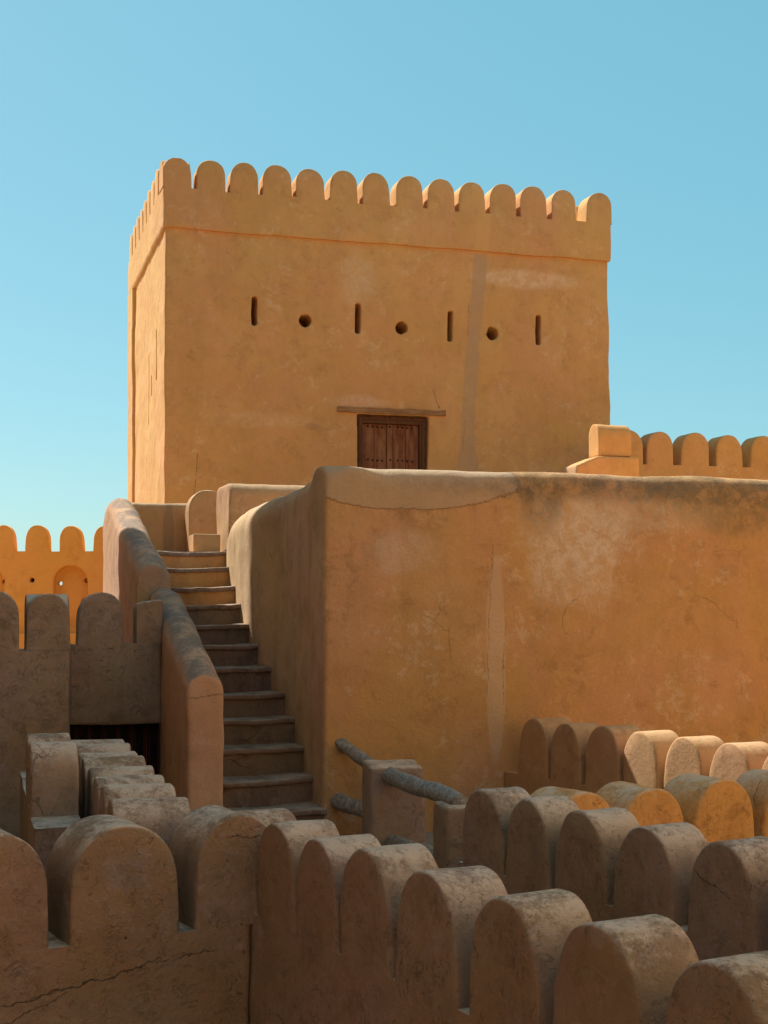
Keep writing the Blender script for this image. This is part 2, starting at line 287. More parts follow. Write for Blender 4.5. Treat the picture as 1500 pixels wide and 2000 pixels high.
def merlon(root, fr, mat, along, c, t0, t1, w, zb, zt, voxel=.02, label=None, corner=None, jit=.012, k=1.18):
    """along 'x' or 'y' = direction of the row; c = centre on the row; t0..t1 = thickness"""
    bm = bmesh.new(); wj = w*(1+rnd.uniform(-.03, .03)); ztj = zt+rnd.uniform(-jit, jit)
    h = ztj-zb; ah = min(h*.78, wj*k); zs = zb+h-ah
    if corner:                                   # a second arch across the first one
        prof = arch(wj, zb-.12, zs, ztj, flare=.012)
        if along == 'x': prism_y(bm, prof, c, t0, t1)
        else: prism_x(bm, prof, c, t0, t1)
        a0, a1, cc, ww = corner
        pr = arch(ww, zb-.12, ztj-min(h*.62, ww*1.18), ztj-.003)
        if along == 'x': prism_x(bm, pr, cc, a0, a1)
        else: prism_y(bm, pr, cc, a0, a1)
        return finish(bm, 'merlon', mat, root, fr, voxel, 2, .007, cut=[(zb, True)], label=label, fill=False)
    lean = rnd.uniform(-.022, .022); pw = rnd.uniform(.86, .96)
    dense = []
    hs = zs-zb; m = max(3, int(hs/voxel))
    for i in range(m): dense.append((-wj-.010*(1-i/m), zb+hs*i/m))
    n = int(4.2*wj/voxel)
    for i in range(n+1):
        t = math.pi*(1-i/n); cc = math.cos(t); dense.append((wj*math.copysign(abs(cc)**pw, cc), zs+ah*math.sin(t)**.97))
    for i in range(m-1, -1, -1): dense.append((wj+.010*(1-i/m), zb+hs*i/m))
    dense = [(x+lean*(z-zb)/h, z) for x, z in dense]
    # even spacing
    L = [0]
    for p, q in zip(dense, dense[1:]): L.append(L[-1]+math.dist(p, q))
    K_ = int(L[-1]/voxel); pts = []; q = 0
    for i in range(K_+1):
        d = L[-1]*i/K_
        while q < len(L)-2 and L[q+1] < d: q += 1
        f = (d-L[q])/max(1e-9, L[q+1]-L[q]); pts.append((dense[q][0]+(dense[q+1][0]-dense[q][0])*f, dense[q][1]+(dense[q+1][1]-dense[q][1])*f))
    nr = []
    for i in range(len(pts)):
        a = pts[max(0, i-1)]; b = pts[min(len(pts)-1, i+1)]; dx, dz = b[0]-a[0], b[1]-a[1]; l = math.hypot(dx, dz); nr.append((-dz/l, dx/l))
    nr[0] = (-1, 0); nr[-1] = (1, 0)
    r = rnd.uniform(.013, .024); T = t1-t0; rows = []
    F = [.02]+[i*voxel*1.6/wj for i in range(1, int(wj/(voxel*1.6)))]
    F = [f for f in F if f < 1-2.2*r/wj]
    def put(sc, ins, t):
        out = []
        for (x, z), (nx_, nz_) in zip(pts, nr):
            p = fr.w(x*9, z*9, t*3+c); rr = ins*(1+.9*noise.noise(Vector((x*11+c*7, z*11, t*2)))) + (.016 if ins > r*.5 else .009 if ins > 0 else 0)*max(0, noise.noise(Vector((x*5+c*9, z*5, t*9)))-.12)*3
            X = (x-nx_*rr)*sc; Z = zb+(z-nz_*rr-zb)*sc
            out.append(bm.verts.new((c+X, t0+t, Z) if along == 'x' else (t0+t, c+X, Z)))
        rows.append(out)
    for f in F: put(f, r, 0)
    put(1, r, 0); put(1, r*.35, r*.3); put(1, 0, r)
    mm = max(3, int((T-2*r)/(voxel*1.3)))
    for i in range(1, mm): put(1, 0, r+(T-2*r)*i/mm)
    put(1, 0, T-r); put(1, r*.35, T-r*.3); put(1, r, T)
    for f in F[::-1]: put(f, r, T)
    for A, B in zip(rows, rows[1:]):
        for i in range(len(A)-1): bm.faces.new((A[i], A[i+1], B[i+1], B[i]))
    return finish(bm, 'merlon', mat, root, fr, None, 0, .010, label=label)
FLOOR = -2.5
LOW = -4.2

# ---- ground and court floors
g = bmesh.new(); bmesh.ops.create_grid(g, x_segments=8, y_segments=8, size=1200)
me = bpy.data.meshes.new('ground'); g.to_mesh(me); g.free(); go = bpy.data.objects.new('ground', me); COL.objects.link(go); me.materials.append(P['ground']); go['kind'] = 'structure'
def slab(name, fr, x0, x1, y0, y1, z0, z1, mat):
    bm = bmesh.new(); box(bm, x0, x1, y0, y1, z0, z1)
    o = finish(bm, name, mat, None, fr, amp=0, flat=True)
    for v in o.data.vertices: v.co.z += 0
    o['kind'] = 'structure'; return o
def z0fix(o): o.location.z = HC
# lower walkway between the rows, and the raised terrace of the keep
for o in (slab('walkway', F1, 3.72, 12, 2.5, 13.2, LOW-1.0, FLOOR, P['walk']),
          slab('sunny_court', F1, 9.28, 13, 2.5, 12.6, FLOOR+.004, FLOOR+.05, P['floor']),
          slab('stair_foot', F1, 2.6, 3.71, 8.46, 13.2, LOW-1.0, FLOOR, P['walk']),
          slab('terrace', F2, 2.25, 20.0, 20.34, 23, -6, .81, P['floor']),
          slab('keep_terrace', F2, 3.05, 20.0, 23.002, 36, -6, .81, P['floor']),
          slab('far_bounce_floor', F0, -20, -5.2, 19.5, 26.58, -6, -1.2, P['floor']),  # unseen floor, added to bounce sunlight onto the far wall
          slab('passage_floor', F2, -9, 3.3, 8.6, 20.3, LOW-1, -2.9, P['floor'])):
    pass
# ---- the lower court walls
# outer wall along the walkway: nearest row of merlons
t = thing('parapet_wall', 'long nearest parapet wall with big round topped merlons at the lower right', 'parapet wall', F1, (3.72, 6, LOW), 'crenellated parapet walls')
bm = bmesh.new(); box(bm, 3.53, 3.90, 1.5, 8.45, LOW, -1.80)
finish(bm, 'wall', P['fore'], t, F1, .03, 3, .010, cut=[(-1.91, False)])
for c, h in ((8.12, -1.30), (7.55, -1.30), (7.01, -1.305), (6.43, -1.30), (5.81, -1.30), (5.13, -1.30), (4.47, -1.29), (3.80, -1.30), (3.13, -1.3)):
    merlon(t, F1, P['fore'], 'y', c, 3.53, 3.90, .265 if c > 6.5 else .285, -1.91, h, .016, k=1.5)
# front wall at the lower left
t = thing('parapet_wall', 'thick parapet wall across the lower left corner with three wide merlons facing the viewer', 'parapet wall', F1, (2.4, 8.1, LOW), 'crenellated parapet walls')
bm = bmesh.new(); box(bm, .2, 3.525, 7.87, 8.40, LOW, -1.8)
finish(bm, 'wall', P['fore'], t, F1, .03, 3, .010, cut=[(-1.975, False)])
for c, lb in ((1.93, None), (2.71, None), (3.45, 'merlon with a broken and cracked cap')):
    merlon(t, F1, P['fore'], 'x', c, 7.87, 8.40, .315 if c < 3 else .29, -1.975, -1.29, label=lb)
merlon(t, F1, P['fore'], 'x', 1.15, 7.87, 8.40, .315, -1.975, -1.29)
# inner wall of the walkway
t = thing('parapet_wall', 'middle parapet wall of merlons behind the nearest row, starting at the short railing post', 'parapet wall', F1, (5.6, 6.5, LOW), 'crenellated parapet walls')
bm = bmesh.new(); box(bm, 5.43, 5.79, 2.5, 8.5, LOW, -1.7)
finish(bm, 'wall', P['fore'], t, F1, .03, 3, .010, cut=[(-1.86, False)])
for c in (8.17, 7.62, 7.03, 6.43, 5.77, 5.12, 4.45): merlon(t, F1, P['fore'], 'y', c, 5.43, 5.79, .265, -1.86, -1.30, .018, k=1.45)
# cross wall closing the court
t = thing('parapet_wall', 'cross wall behind the middle row whose thick merlons turn orange faces to the right', 'parapet wall', F1, (8, 8, LOW), 'crenellated parapet walls')
bm = bmesh.new(); box(bm, 5.795, 10.5, 7.75, 8.20, LOW, -1.7)
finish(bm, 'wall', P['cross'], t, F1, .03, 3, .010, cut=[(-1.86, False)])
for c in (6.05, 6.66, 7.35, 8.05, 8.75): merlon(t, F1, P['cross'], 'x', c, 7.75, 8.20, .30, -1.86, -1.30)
# farthest row, starts at the big wall
t = thing('parapet_wall', 'parapet wall of merlons in front of the big wall, its right part in sunlight', 'parapet wall', F1, (9.1, 10.5, LOW), 'crenellated parapet walls')
bm = bmesh.new(); box(bm, 8.87, 9.27, 6.0, 12.9, LOW, -1.7)
finish(bm, 'wall', P['fore_lit'], t, F1, .035, 3, .010, cut=[(-1.85, False)])
for c in (12.33, 11.76, 11.15, 10.54, 9.94, 9.32, 8.7, 8.1): merlon(t, F1, P['fore_lit'], 'y', c, 8.87, 9.27, .262, -1.85, -1.22, k=1.35)

# ---- left passage: receding rows
t = thing('parapet_wall', 'low wall left of the stair pier with a close file of merlons receding towards the dark curtain', 'parapet wall', F2, (1.1, 11, LOW), 'crenellated parapet walls')
bm = bmesh.new(); box(bm, .84, 1.36, 9.0, 14.4, LOW, -1.75)
finish(bm, 'wall', P['fore'], t, F2, .035, 3, .010, cut=[(-1.92, False)])
bs_ = [D*(.96+.281*(750-x)/2700) for x, D in ((360, 9.43), (338, 10.1), (316, 10.7), (300, 11.36), (289, 11.94), (275, 12.49), (262, 13.05), (251, 13.6))]
for c in bs_: merlon(t, F2, P['fore'], 'y', c, .84, 1.36, .255, -1.92, -1.30)
t = thing('parapet_wall', 'short wall at the far left of the passage with two thick merlons above a ledge and a dark end', 'parapet wall', F2, (.58, 11.3, LOW), 'crenellated parapet walls')
bm = bmesh.new(); box(bm, .38, .74, 10.5, 14.2, LOW, -1.5)
finish(bm, 'wall', P['fore'], t, F2, .035, 3, .010, cut=[(-1.64, False)])
for c in (11.35, 12.05): merlon(t, F2, P['fore'], 'y', c, .38, .74, .27, -1.64, -1.07)

# ---- left upper walls
t = thing('parapet_wall', 'tall wall at the left edge with wide merlons, projecting beside the curtain', 'parapet wall', F2, (0, 15.9, LOW), 'crenellated parapet walls')
bm = bmesh.new(); box(bm, -4, .965, 15.7, 16.25, LOW, 0)
finish(bm, 'wall', P['fore'], t, F2, .045, 3, .012, cut=[(-.48, False)])
merlon(t, F2, P['fore'], 'x', .726, 15.7, 16.2, .238, -.48, .155, .022, corner=(.49, .962, 15.98, .21))
for c in (.17, -.39, -.95): merlon(t, F2, P['fore'], 'x', c, 15.7, 16.05, .238, -.48, .155, .022)
t = thing('parapet_wall', 'recessed wall over the dark curtain with one whole merlon, meeting the stair parapet', 'parapet wall', F2, (1.5, 16.5, LOW), 'crenellated parapet walls')
bm = bmesh.new(); box(bm, .97, 2.05, 16.3, 16.75, -1.37, 0)
finish(bm, 'wall', P['fore'], t, F2, .04, 2, .010, cut=[(-.44, False)])
bm = bmesh.new(); box(bm, .97, 2.05, 16.80, 17.1, LOW, -1.0)
finish(bm, 'doorway_back', P['fore'], t, F2, amp=0, flat=True)
merlon(t, F2, P['fore'], 'x', 1.348, 16.3, 16.7, .257, -.44, .155, .022)
bm = bmesh.new(); pr = [(-.253, -.6), (.05, -.6), (.05, .08), (-.1, .064), (-.19, .05), (-.235, .03), (-.253, -.02)]
prism_y(bm, pr, 2.01, 16.3, 16.7)
finish(bm, 'merlon', P['fore'], t, F2, .022, 2, .007, cut=[(-.44, True)], fill=False, label='half merlon built against the stair parapet')

# curtain in the doorway
def curtain_mat():
    m = bpy.data.materials.new('striped_textile'); m.use_nodes = True; t_ = m.node_tree; N = t_.nodes; L = t_.links; bs = N['Principled BSDF']
    tc = N.new('ShaderNodeTexCoord'); s = N.new('ShaderNodeSeparateXYZ'); L.new(tc.outputs['Object'], s.inputs[0])
    mu = N.new('ShaderNodeMath'); mu.operation = 'MULTIPLY'; mu.inputs[1].default_value = 6.2; L.new(s.outputs[0], mu.inputs[0])
    fr = N.new('ShaderNodeMath'); fr.operation = 'FRACT'; L.new(mu.outputs[0], fr.inputs[0])
    r = N.new('ShaderNodeValToRGB'); r.color_ramp.interpolation = 'CONSTANT'
    e = r.color_ramp.elements; e[0].color = (.010, .006, .007, 1); e[1].position = .55; e[1].color = (.09, .014, .014, 1)
    for p, c in ((.66, (.015, .008, .01, 1)), (.74, (.16, .07, .05, 1)), (.78, (.012, .007, .008, 1)), (.9, (.05, .01, .012, 1))):
        q = e.new(p); q.color = c
    L.new(fr.outputs[0], r.inputs[0]); L.new(r.outputs[0], bs.inputs['Base Color']); bs.inputs['Roughness'].default_value = 1
    return m
P['curtain'] = curtain_mat()
bm = bmesh.new()
nx = 60; rows = []
for i in range(nx+1):
    x = .99+1.05*i/nx; y = 16.52+.018*math.sin(i*.9)+.012*math.sin(i*.37+1)
    rows.append([bm.verts.new((x, y+dy, z)) for dy in (0, .012) for z in (FLOOR-.35, -1.9, -1.372)])
for i in range(nx):
    A, B = rows[i], rows[i+1]
    for k in (0, 1, 3, 4): bm.faces.new((A[k], B[k], B[k+1], A[k+1]))
    for k in (0, 2): bm.faces.new((A[k], A[k+3], B[k+3], B[k]))
o = finish(bm, 'curtain', P['curtain'], None, F2, amp=0)
o['label'] = 'dark red and black striped curtain hanging in the shaded doorway at the left'; o['category'] = 'curtain'

# ---- the big wall
BW = thing('rampart', 'big ochre plastered rampart with rounded rim beside the staircase, below the keep', 'rampart', F2, (6, 15, LOW))
bm = bmesh.new()
def rim(z1, r, n=8, depth=.62):              # cross-section (y, z): rounded front top and back top
    pts = [(0, -5.5)]
    for i in range(n+1):
        t_ = math.pi/2*i/n; pts.append((r-r*math.cos(t_), z1-r+r*math.sin(t_)))
    for i in range(n+1):
        t_ = math.pi/2*i/n; pts.append((depth-r+r*math.sin(t_), z1-r+r*math.cos(t_)))
    pts.append((depth, -5.5)); return pts
# front wall, prism along x
prism_x(bm, rim(1.54, .2), 14.58, 3.585, 12.5)
# side wall, top sinks gently to the back
def rimx(z1, r, depth=.7): return [(y, z) for y, z in rim(z1, r, 8, depth)]
pr = rimx(0, .28)
A = [bm.verts.new((3.585+s, 14.582, (z+1.54) if z > -5 else -5.4)) for s, z in pr]
B = [bm.verts.new((3.585+s, 17.4, (z+1.44) if z > -5 else -5.4)) for s, z in pr]
n = len(pr); bm.faces.new(A[::-1]); bm.faces.new(B)
for i in range(n): bm.faces.new((A[i], A[(i+1) % n], B[(i+1) % n], B[i]))
secs = [(16.7, 3.58, 1.44), (17.35, 3.42, 1.42), (18.6, 3.38, 1.38), (19.4, 3.38, 1.30), (19.8, 3.40, 1.15), (19.95, 3.46, .95)]
rings = []
for y, x, z1 in secs: rings.append([bm.verts.new((x+s, y, (z+z1) if z > -5 else -5.4)) for s, z in rimx(0, .32, .9)])
bm.faces.new(rings[0][::-1]); bm.faces.new(rings[-1])
for A, B in zip(rings, rings[1:]):
    for i in range(n): bm.faces.new((A[i], A[(i+1) % n], B[(i+1) % n], B[i]))
o = finish(bm, 'wall', P['wall'], BW, F2, .045, 7, .016)
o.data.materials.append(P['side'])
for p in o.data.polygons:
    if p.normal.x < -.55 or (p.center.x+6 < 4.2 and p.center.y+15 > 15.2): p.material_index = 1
# terrace-side body under the rim
bm = bmesh.new(); box(bm, 4.2, 12.4, 15.1, 20.4, -5.5, .8)
finish(bm, 'terrace_fill', P['floor'], BW, F2, amp=0, flat=True)

# ---- staircase
ST = thing('staircase', 'worn plastered staircase climbing between the stepped parapet and the big rampart', 'staircase', F2, (3, 14.5, LOW))
steps = []
ys = [1578.3, 1518.3, 1458.3, 1403.6, 1353, 1300.6, 1257.3, 1217.4, 1179, 1144.8, 1108, 1075.7]
zprev = None
for i, y in enumerate(ys):
    b0 = 14.56+.483*i; a1 = 3.60 if i < 6 else 3.42
    k = (a1*F2.c - b0*F2.s)/(a1*F2.s+b0*F2.c); D = a1*F2.s+b0*F2.c
    z = (1185-y)/2700*D
    zl = z-.36 if i else FLOOR-.6
    bm = bmesh.new(); a0 = 2.42 if i else 2.0
    box(bm, a0, a1+.02, b0+.035, b0+.56, zl, z-.05)        # riser block
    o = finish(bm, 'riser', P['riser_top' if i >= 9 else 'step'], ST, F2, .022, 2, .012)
    bm = bmesh.new(); nn = 14                               # worn tread slab with ragged lip
    box(bm, a0, a1+.02, b0, b0+.56, z-.062, z)
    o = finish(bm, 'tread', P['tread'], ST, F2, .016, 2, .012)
    for v in o.data.vertices:
        p = Vector((v.co.x+3, v.co.y+14.5, v.co.z))
        u_ = (p.x-2.9)/.55; v.co.z -= .022*max(0, 1-u_*u_)
        if p.y < b0+.2: v.co.z += noise.noise(Vector((p.x*5, i*3.1, 0)))*.010; v.co.y += noise.noise(Vector((p.x*9, i*5.1, 2)))*.026
bm = bmesh.new(); box(bm, 2.42, 3.43, 20.1, 20.45, .2, .81)
finish(bm, 'landing', P['step'], ST, F2, .03, 2, .008)

# ---- stepped stair parapet
SP = thing('stair_parapet', 'rounded stair parapet in two steps, grey with weather on top, left of the stairs', 'parapet', F2, (2.25, 14.3, LOW))
def ramp_wall(name, a0, a1, y0, z0, y1, z1, lab=None, zend=-5, back=None, mat='weather', voxel=.028):
    w = (a1-a0)/2; c = (a0+a1)/2; bm = bmesh.new()
    secs = [(y0, z0), (y1, z1)] + (back or [])
    rings = []
    pr = arch(w, -9, -w*.98, 0, 16, 1.0)
    for y, z in secs: rings.append([bm.verts.new((c+s, y, (zz+z) if zz > -5 else zend)) for s, zz in pr])
    n = len(pr); bm.faces.new(rings[0][::-1]); bm.faces.new(rings[-1])
    for A, B in zip(rings, rings[1:]):
        for i in range(n): bm.faces.new((A[i], A[(i+1) % n], B[(i+1) % n], B[i]))
    return finish(bm, name, P[mat], SP, F2, voxel, 4, .014, label=lab)
ramp_wall('lower_ramp', 2.05, 2.44, 14.24, -.70, 17.35, .21, 'lower half with a flat pinkish end', back=[(17.8, .22)])
ramp_wall('upper_ramp', 1.93, 2.36, 17.82, .53, 22.1, 1.72, 'upper half, its left cheek in sunlight', back=[(22.6, 1.70), (22.95, 1.5)])
sa, sz = F2.ony(268, 1140, 17.66); sb, sz2 = F2.ony(291, 1161, 17.66)
bm = bmesh.new(); prism_y(bm, [(sa, -.3), (sb, -.3), (sb, sz2), (sa, sz)], 0, 17.66, 17.80)
finish(bm, 'spur', P['head'], SP, F2, amp=0, flat=True)

# ---- head of the stairs
t = thing('landing_wall', 'low wall across the head of the stairs with a grey vertical stain', 'wall', F2, (2.9, 22.7, .81))
bm = bmesh.new(); pr = [(y, z if z > -5 else .7) for y, z in rim(1.70, .1, 6, .34)]
prism_x(bm, pr, 22.6, 2.36, 3.35)
finish(bm, 'wall', P['head'], t, F2, .03, 3, .012)
t = thing('round_pier', 'round headed pier at the head of the stairs, its left edge sunlit', 'pier', F2, (3.45, 22.3, .81))
bm = bmesh.new(); prism_y(bm, arch(.30, .75, 1.53, 1.87), 3.50, 22.05, 22.5)
finish(bm, 'pier', P['head'], t, F2, .025, 3, .01)
t = thing('rampart_shoulder', 'blocky rounded wall shoulder between the stair head and the rampart rim, sunlit on top', 'wall', F2, (4.5, 20.8, .81))
bm = bmesh.new()
pr = [(y, z if z > -5 else .6) for y, z in rim(1.86, .22, 8, 1.05)]
prism_x(bm, pr, 20.4, 3.55, 7.5)
finish(bm, 'wall', P['head'], t, F2, .035, 4, .015)
t = thing('plaster_block', 'small pale plaster block on the top step', 'block', F2, (3.25, 20.7, .81))
bm = bmesh.new(); box(bm, 3.06, 3.46, 20.55, 21.0, .8, 1.09)
finish(bm, 'block', P['head'], t, F2, .02, 2, .012)

# ---- railing of logs
t = thing('railing', 'rough log railing between two plastered posts and the rampart corner', 'railing', F0, (.3, 13, FLOOR))
def post(px0, px1, ptop, D, dep, ang, lab):
    x0, x1 = (px0-750)/2700*D, (px1-750)/2700*D; zt = (1185-ptop)/2700*D; w = (x1-x0)/2/math.cos(ang); cx = (x0+x1)/2; cy = D+dep/2
    bm = bmesh.new(); vs = box(bm, -w, w, -dep/2, dep/2, FLOOR, zt)
    for v in vs:
        if v.co.z > -2: v.co.x *= .95; v.co.y *= .95
        x, y = v.co.x, v.co.y; v.co.x = cx+x*math.cos(ang)-y*math.sin(ang); v.co.y = cy+x*math.sin(ang)+y*math.cos(ang)
    return finish(bm, 'post', P['fore'], t, F0, .022, 9, .016, label=lab)
post(712, 822, 1497, 13.9, .60, R(9), 'taller square post')
post(858, 930, 1575, 11.2, .5, R(9), 'lower post against the first merlon')
def log(p0, p1, r0, r1, sag=0, seed=0):
    bm = bmesh.new(); n = 80; m = 18; rings = []
    p0, p1 = Vector(p0), Vector(p1); d = (p1-p0).normalized(); s = d.cross(Vector((0, 0, 1))).normalized(); u = s.cross(d)
    for i in range(n+1):
        f = i/n; c = p0.lerp(p1, f); c = c + u*(-sag*4*f*(1-f)) + u*.015*math.sin(f*7+seed) + s*.02*math.sin(f*5+seed*2); r = r0+(r1-r0)*f
        rings.append([bm.verts.new(c+(s*math.cos(a)+u*math.sin(a))*r*(1+.16*noise.noise(Vector((math.cos(a)*1.3, math.sin(a)*1.3, f*9+seed))) + .05*math.sin(3*a+seed) + .04*abs(noise.noise(Vector((math.cos(a)*.6, seed, f*34)))))) for a in (2*math.pi*k/m for k in range(m))])
    bm.faces.new(rings[0][::-1]); bm.faces.new(rings[-1])
    for A, B in zip(rings, rings[1:]):
        for k in range(m): bm.faces.new((A[k], A[(k+1) % m], B[(k+1) % m], B[k]))
    return finish(bm, 'log', P['log'], t, F0, amp=0)
def pt(px, py, D): return ((px-750)/2700*D, D, (1185-py)/2700*D)
log(pt(655, 1447, 15.2), pt(760, 1519, 14.2), .068, .07, 0, 1)
log(pt(755, 1517, 14.0), pt(900, 1570, 11.4), .085, .075, -.02, 2)
log(pt(650, 1556, 15.2), pt(745, 1600, 14.1), .085, .085, 0, 3)
log(pt(770, 1642, 14.0), pt(900, 1708, 11.3), .085, .08, 0, 4)

# ---- the keep
KX0, KX1, KY0, KY1 = 3.22, 11.97, 25.11, 30.95
K = thing('keep', 'square ochre keep with a ring of rounded merlons and a wooden door', 'tower', F2, (7.6, 28, .8))
bm = bmesh.new()
vs = box(bm, KX0, KX1, KY0, KY1, -.5, 6.9)
for v in vs:
    if v.co.z < 0: v.co.x += -.03 if v.co.x < 7 else .12; v.co.y += -.03 if v.co.y < 27 else 0
me = bpy.data.meshes.new('k'); bmesh.ops.recalc_face_normals(bm, faces=bm.faces); bm.to_mesh(me); bm.free()
cut = bmesh.new()
for px, y0, y1 in ((496.5, 578, 636), (698.5, 593, 651), (879, 608, 667), (1050.5, 616, 673)):
    a, z1 = F2.ony(px, y0, KY0); _, z0 = F2.ony(px, y1, KY0); box(cut, a-.052, a+.052, KY0-.3, KY0+.7, z0, z1)
for px, py in ((596.5, 626), (783, 640), (962.5, 652)):
    a, z = F2.ony(px, py, KY0); mt = Matrix.Translation((a, KY0+.2, z)) @ Matrix.Rotation(R(90), 4, 'X')
    gq = bmesh.ops.create_cone(cut, cap_ends=True, segments=22, radius1=.118, radius2=.118, depth=1.0, matrix=mt)
    for v in gq['verts']:
        q = Vector((v.co.x-a, 0, v.co.z-z)); kk = 1+.22*noise.noise(Vector((q.x*14+px, 0, q.z*14))); v.co.x = a+q.x*kk; v.co.z = z+q.z*kk*1.05
for b_, z0, z1 in ((26.4, 4.3, 5.25), (27.6, 3.6, 5.0), (27.1, 4.1, 4.5)): box(cut, KX0-.3, KX0+.4, b_-.05, b_+.05, z0, z1)
da0, dz1 = F2.ony(697, 808, KY0); da1, _ = F2.ony(836, 812, KY0)
DZ0 = 1.75
box(cut, da0, da1, KY0-.3, KY0+.28, DZ0, dz1)
bmesh.ops.recalc_face_normals(cut, faces=cut.faces)
cm = bpy.data.meshes.new('c'); cut.to_mesh(cm); cut.free()
ko = bpy.data.objects.new('k', me); cu = bpy.data.objects.new('c', cm); COL.objects.link(ko); COL.objects.link(cu)
md = ko.modifiers.new('b', 'BOOLEAN'); md.operation = 'DIFFERENCE'; md.object = cu; md.solver = 'EXACT'; md.use_self = True
dg = bpy.context.evaluated_depsgraph_get(); m2 = bpy.data.meshes.new_from_object(ko.evaluated_get(dg))
bm = bmesh.new(); bm.from_mesh(m2); bpy.data.objects.remove(ko); bpy.data.objects.remove(cu)
finish(bm, 'wall', P['keep'], K, F2, .021, 0, .014)
# projecting band (hollow ring) under the merlons, and corner pilaster of the side
PJ = .058
bm = bmesh.new()
TZ = 7.585
box(bm, KX0-PJ, KX1+PJ, KY0-PJ, KY0+.42, 6.86, TZ+.2)
box(bm, KX0-PJ, KX0+.42, KY0-PJ, KY1+PJ, 6.86, TZ+.2)
box(bm, KX1-.42, KX1+PJ, KY0-PJ, KY1+PJ, 6.86, TZ+.2)
box(bm, KX0-PJ, KX1+PJ, KY1-.42, KY1+PJ, 6.86, TZ+.2)
finish(bm, 'band', P['keep'], K, F2, .035, 1, .012, cut=[(TZ, False)])
bm = bmesh.new(); box(bm, KX0-.07, KX0+.2, KY1-.85, KY1+.07, -.5, 6.88)
finish(bm, 'pilaster', P['keep'], K, F2, .035, 1, .010)
cs = [F2.ony(px, 350, KY0)[0] for px in (347.5, 411, 476, 541, 606, 670, 734, 799, 860, 921, 981, 1041, 1100, 1161)]
for i, a in enumerate(cs):
    kw = {}
    if i == 0: kw = dict(corner=(KX0-PJ, KX0+.46, KY0+.22, .25))
    if i == 0: a = KX0-PJ+.262
    if i == 13: a = KX1+PJ-.262
    merlon(K, F2, P['keep'], 'x', a, KY0-PJ, KY0+.40, .262, TZ, 8.14+.06*i/13, .024, k=1.1, jit=.02, **kw)
nside = 8
for i in range(nside):
    c = KY0+.86+i*.645
    merlon(K, F2, P['keep'], 'y', c, KX0-PJ, KX0+.38, .25, TZ, 8.14, .026)
    merlon(K, F2, P['keep'], 'y', c, KX1-.38, KX1+PJ, .25, TZ, 8.16, .04)
for i in range(13): merlon(K, F2, P['keep'], 'x', KX0+.3+i*.68, KY1-.38, KY1+PJ, .26, TZ, 8.15, .04)
# door
def plain(name, mat, root, boxes, bev=.006, fr=F2, lab=None):
    bm = bmesh.new()
    for bx_ in boxes: box(bm, *bx_)
    bmesh.ops.bevel(bm, geom=bm.edges[:], offset=bev, segments=1, affect='EDGES')
    return finish(bm, name, mat, root, fr, amp=0, flat=True, label=lab)
la0, lz = F2.ony(659, 794, KY0); la1, lz2 = F2.ony(869, 800, KY0)
bm = bmesh.new(); n_ = 30
rings = []
for i in range(n_+1):
    x = la0+(la1-la0)*i/n_; up = lz+.02*noise.noise(Vector((x*4, 0, 0))); lo = lz-.10+.012*noise.noise(Vector((x*6, 3, 0)))
    rings.append([bm.verts.new(p) for p in ((x, KY0-.055, lo), (x, KY0-.06, up), (x, KY0+.1, up), (x, KY0+.1, lo))])
bm.faces.new(rings[0][::-1]); bm.faces.new(rings[-1])
for A, B in zip(rings, rings[1:]):
    for k in range(4): bm.faces.new((A[k], A[(k+1) % 4], B[(k+1) % 4], B[k]))
finish(bm, 'lintel', P['lintel'], K, F2, amp=0, flat=True)
dzt = dz1-.01; y_ = KY0+.06
dr = plain('door_frame', P['frame'], K, [(da0+.004, da0+.13, y_, y_+.15, DZ0, dzt), (da1-.15, da1-.004, y_, y_+.15, DZ0, dzt), (da0+.13, da1-.15, y_, y_+.15, dzt-.15, dzt),
                                    (da0+.05, da0+.10, y_-.02, y_, DZ0, dzt-.08), (da1-.11, da1-.06, y_-.02, y_, DZ0, dzt-.08), (da0+.05, da1-.06, y_-.021, y_-.001, dzt-.08, dzt-.04)])
stud_me = bpy.data.meshes.new('stud'); bm = bmesh.new(); bmesh.ops.create_uvsphere(bm, u_segments=10, v_segments=6, radius=.020)
for f in bm.faces: f.smooth = True
bm.to_mesh(stud_me); bm.free(); stud_me.materials.append(P['iron'])
def studs(parent, pts, y):
    for a, z in pts:
        o = bpy.data.objects.new('stud', stud_me); COL.objects.link(o); o.parent = parent
        o.location = Vector((a, y, z))-Vector(K['_b'])
px2a = lambda px, py=860: F2.ony(px, py, KY0+.1)
mid0, _ = px2a(755.5); mid1, _ = px2a(767)
l0 = da0+.13; r1 = da1-.15
zr1 = F2.ony(760, 833.5, KY0+.1)[1]; zr2 = F2.ony(760, 898.5, KY0+.1)[1]
def leaf(x0, x1, sx, lab):
    n = 2; w = (x1-x0)/n
    o = plain('door_leaf', P['door'], K, [(x0+i*w+.004, x0+(i+1)*w-.004, y_+.07, y_+.11, DZ0, dzt-.152) for i in range(n)], .004)
    studs(o, [(F2.ony(s, 860, KY0+.13)[0], z+(-.005*(i))) for z in (zr1, zr2) for i, s in enumerate(sx)], y_+.07)
    return o
leaf(l0, mid0, (718.5, 727.5, 737, 746.5), 'left')
leaf(mid1, r1, (777, 786, 795, 804.5), 'right')
mp_ = plain('center_post', P['door'], K, [(mid0+.002, mid1-.002, y_+.035, y_+.12, DZ0, dzt-.152)], .01)
studs(mp_, [(F2.ony(761.5, 860, KY0+.1)[0], zr1), (F2.ony(762, 860, KY0+.1)[0], zr2)], y_+.035)
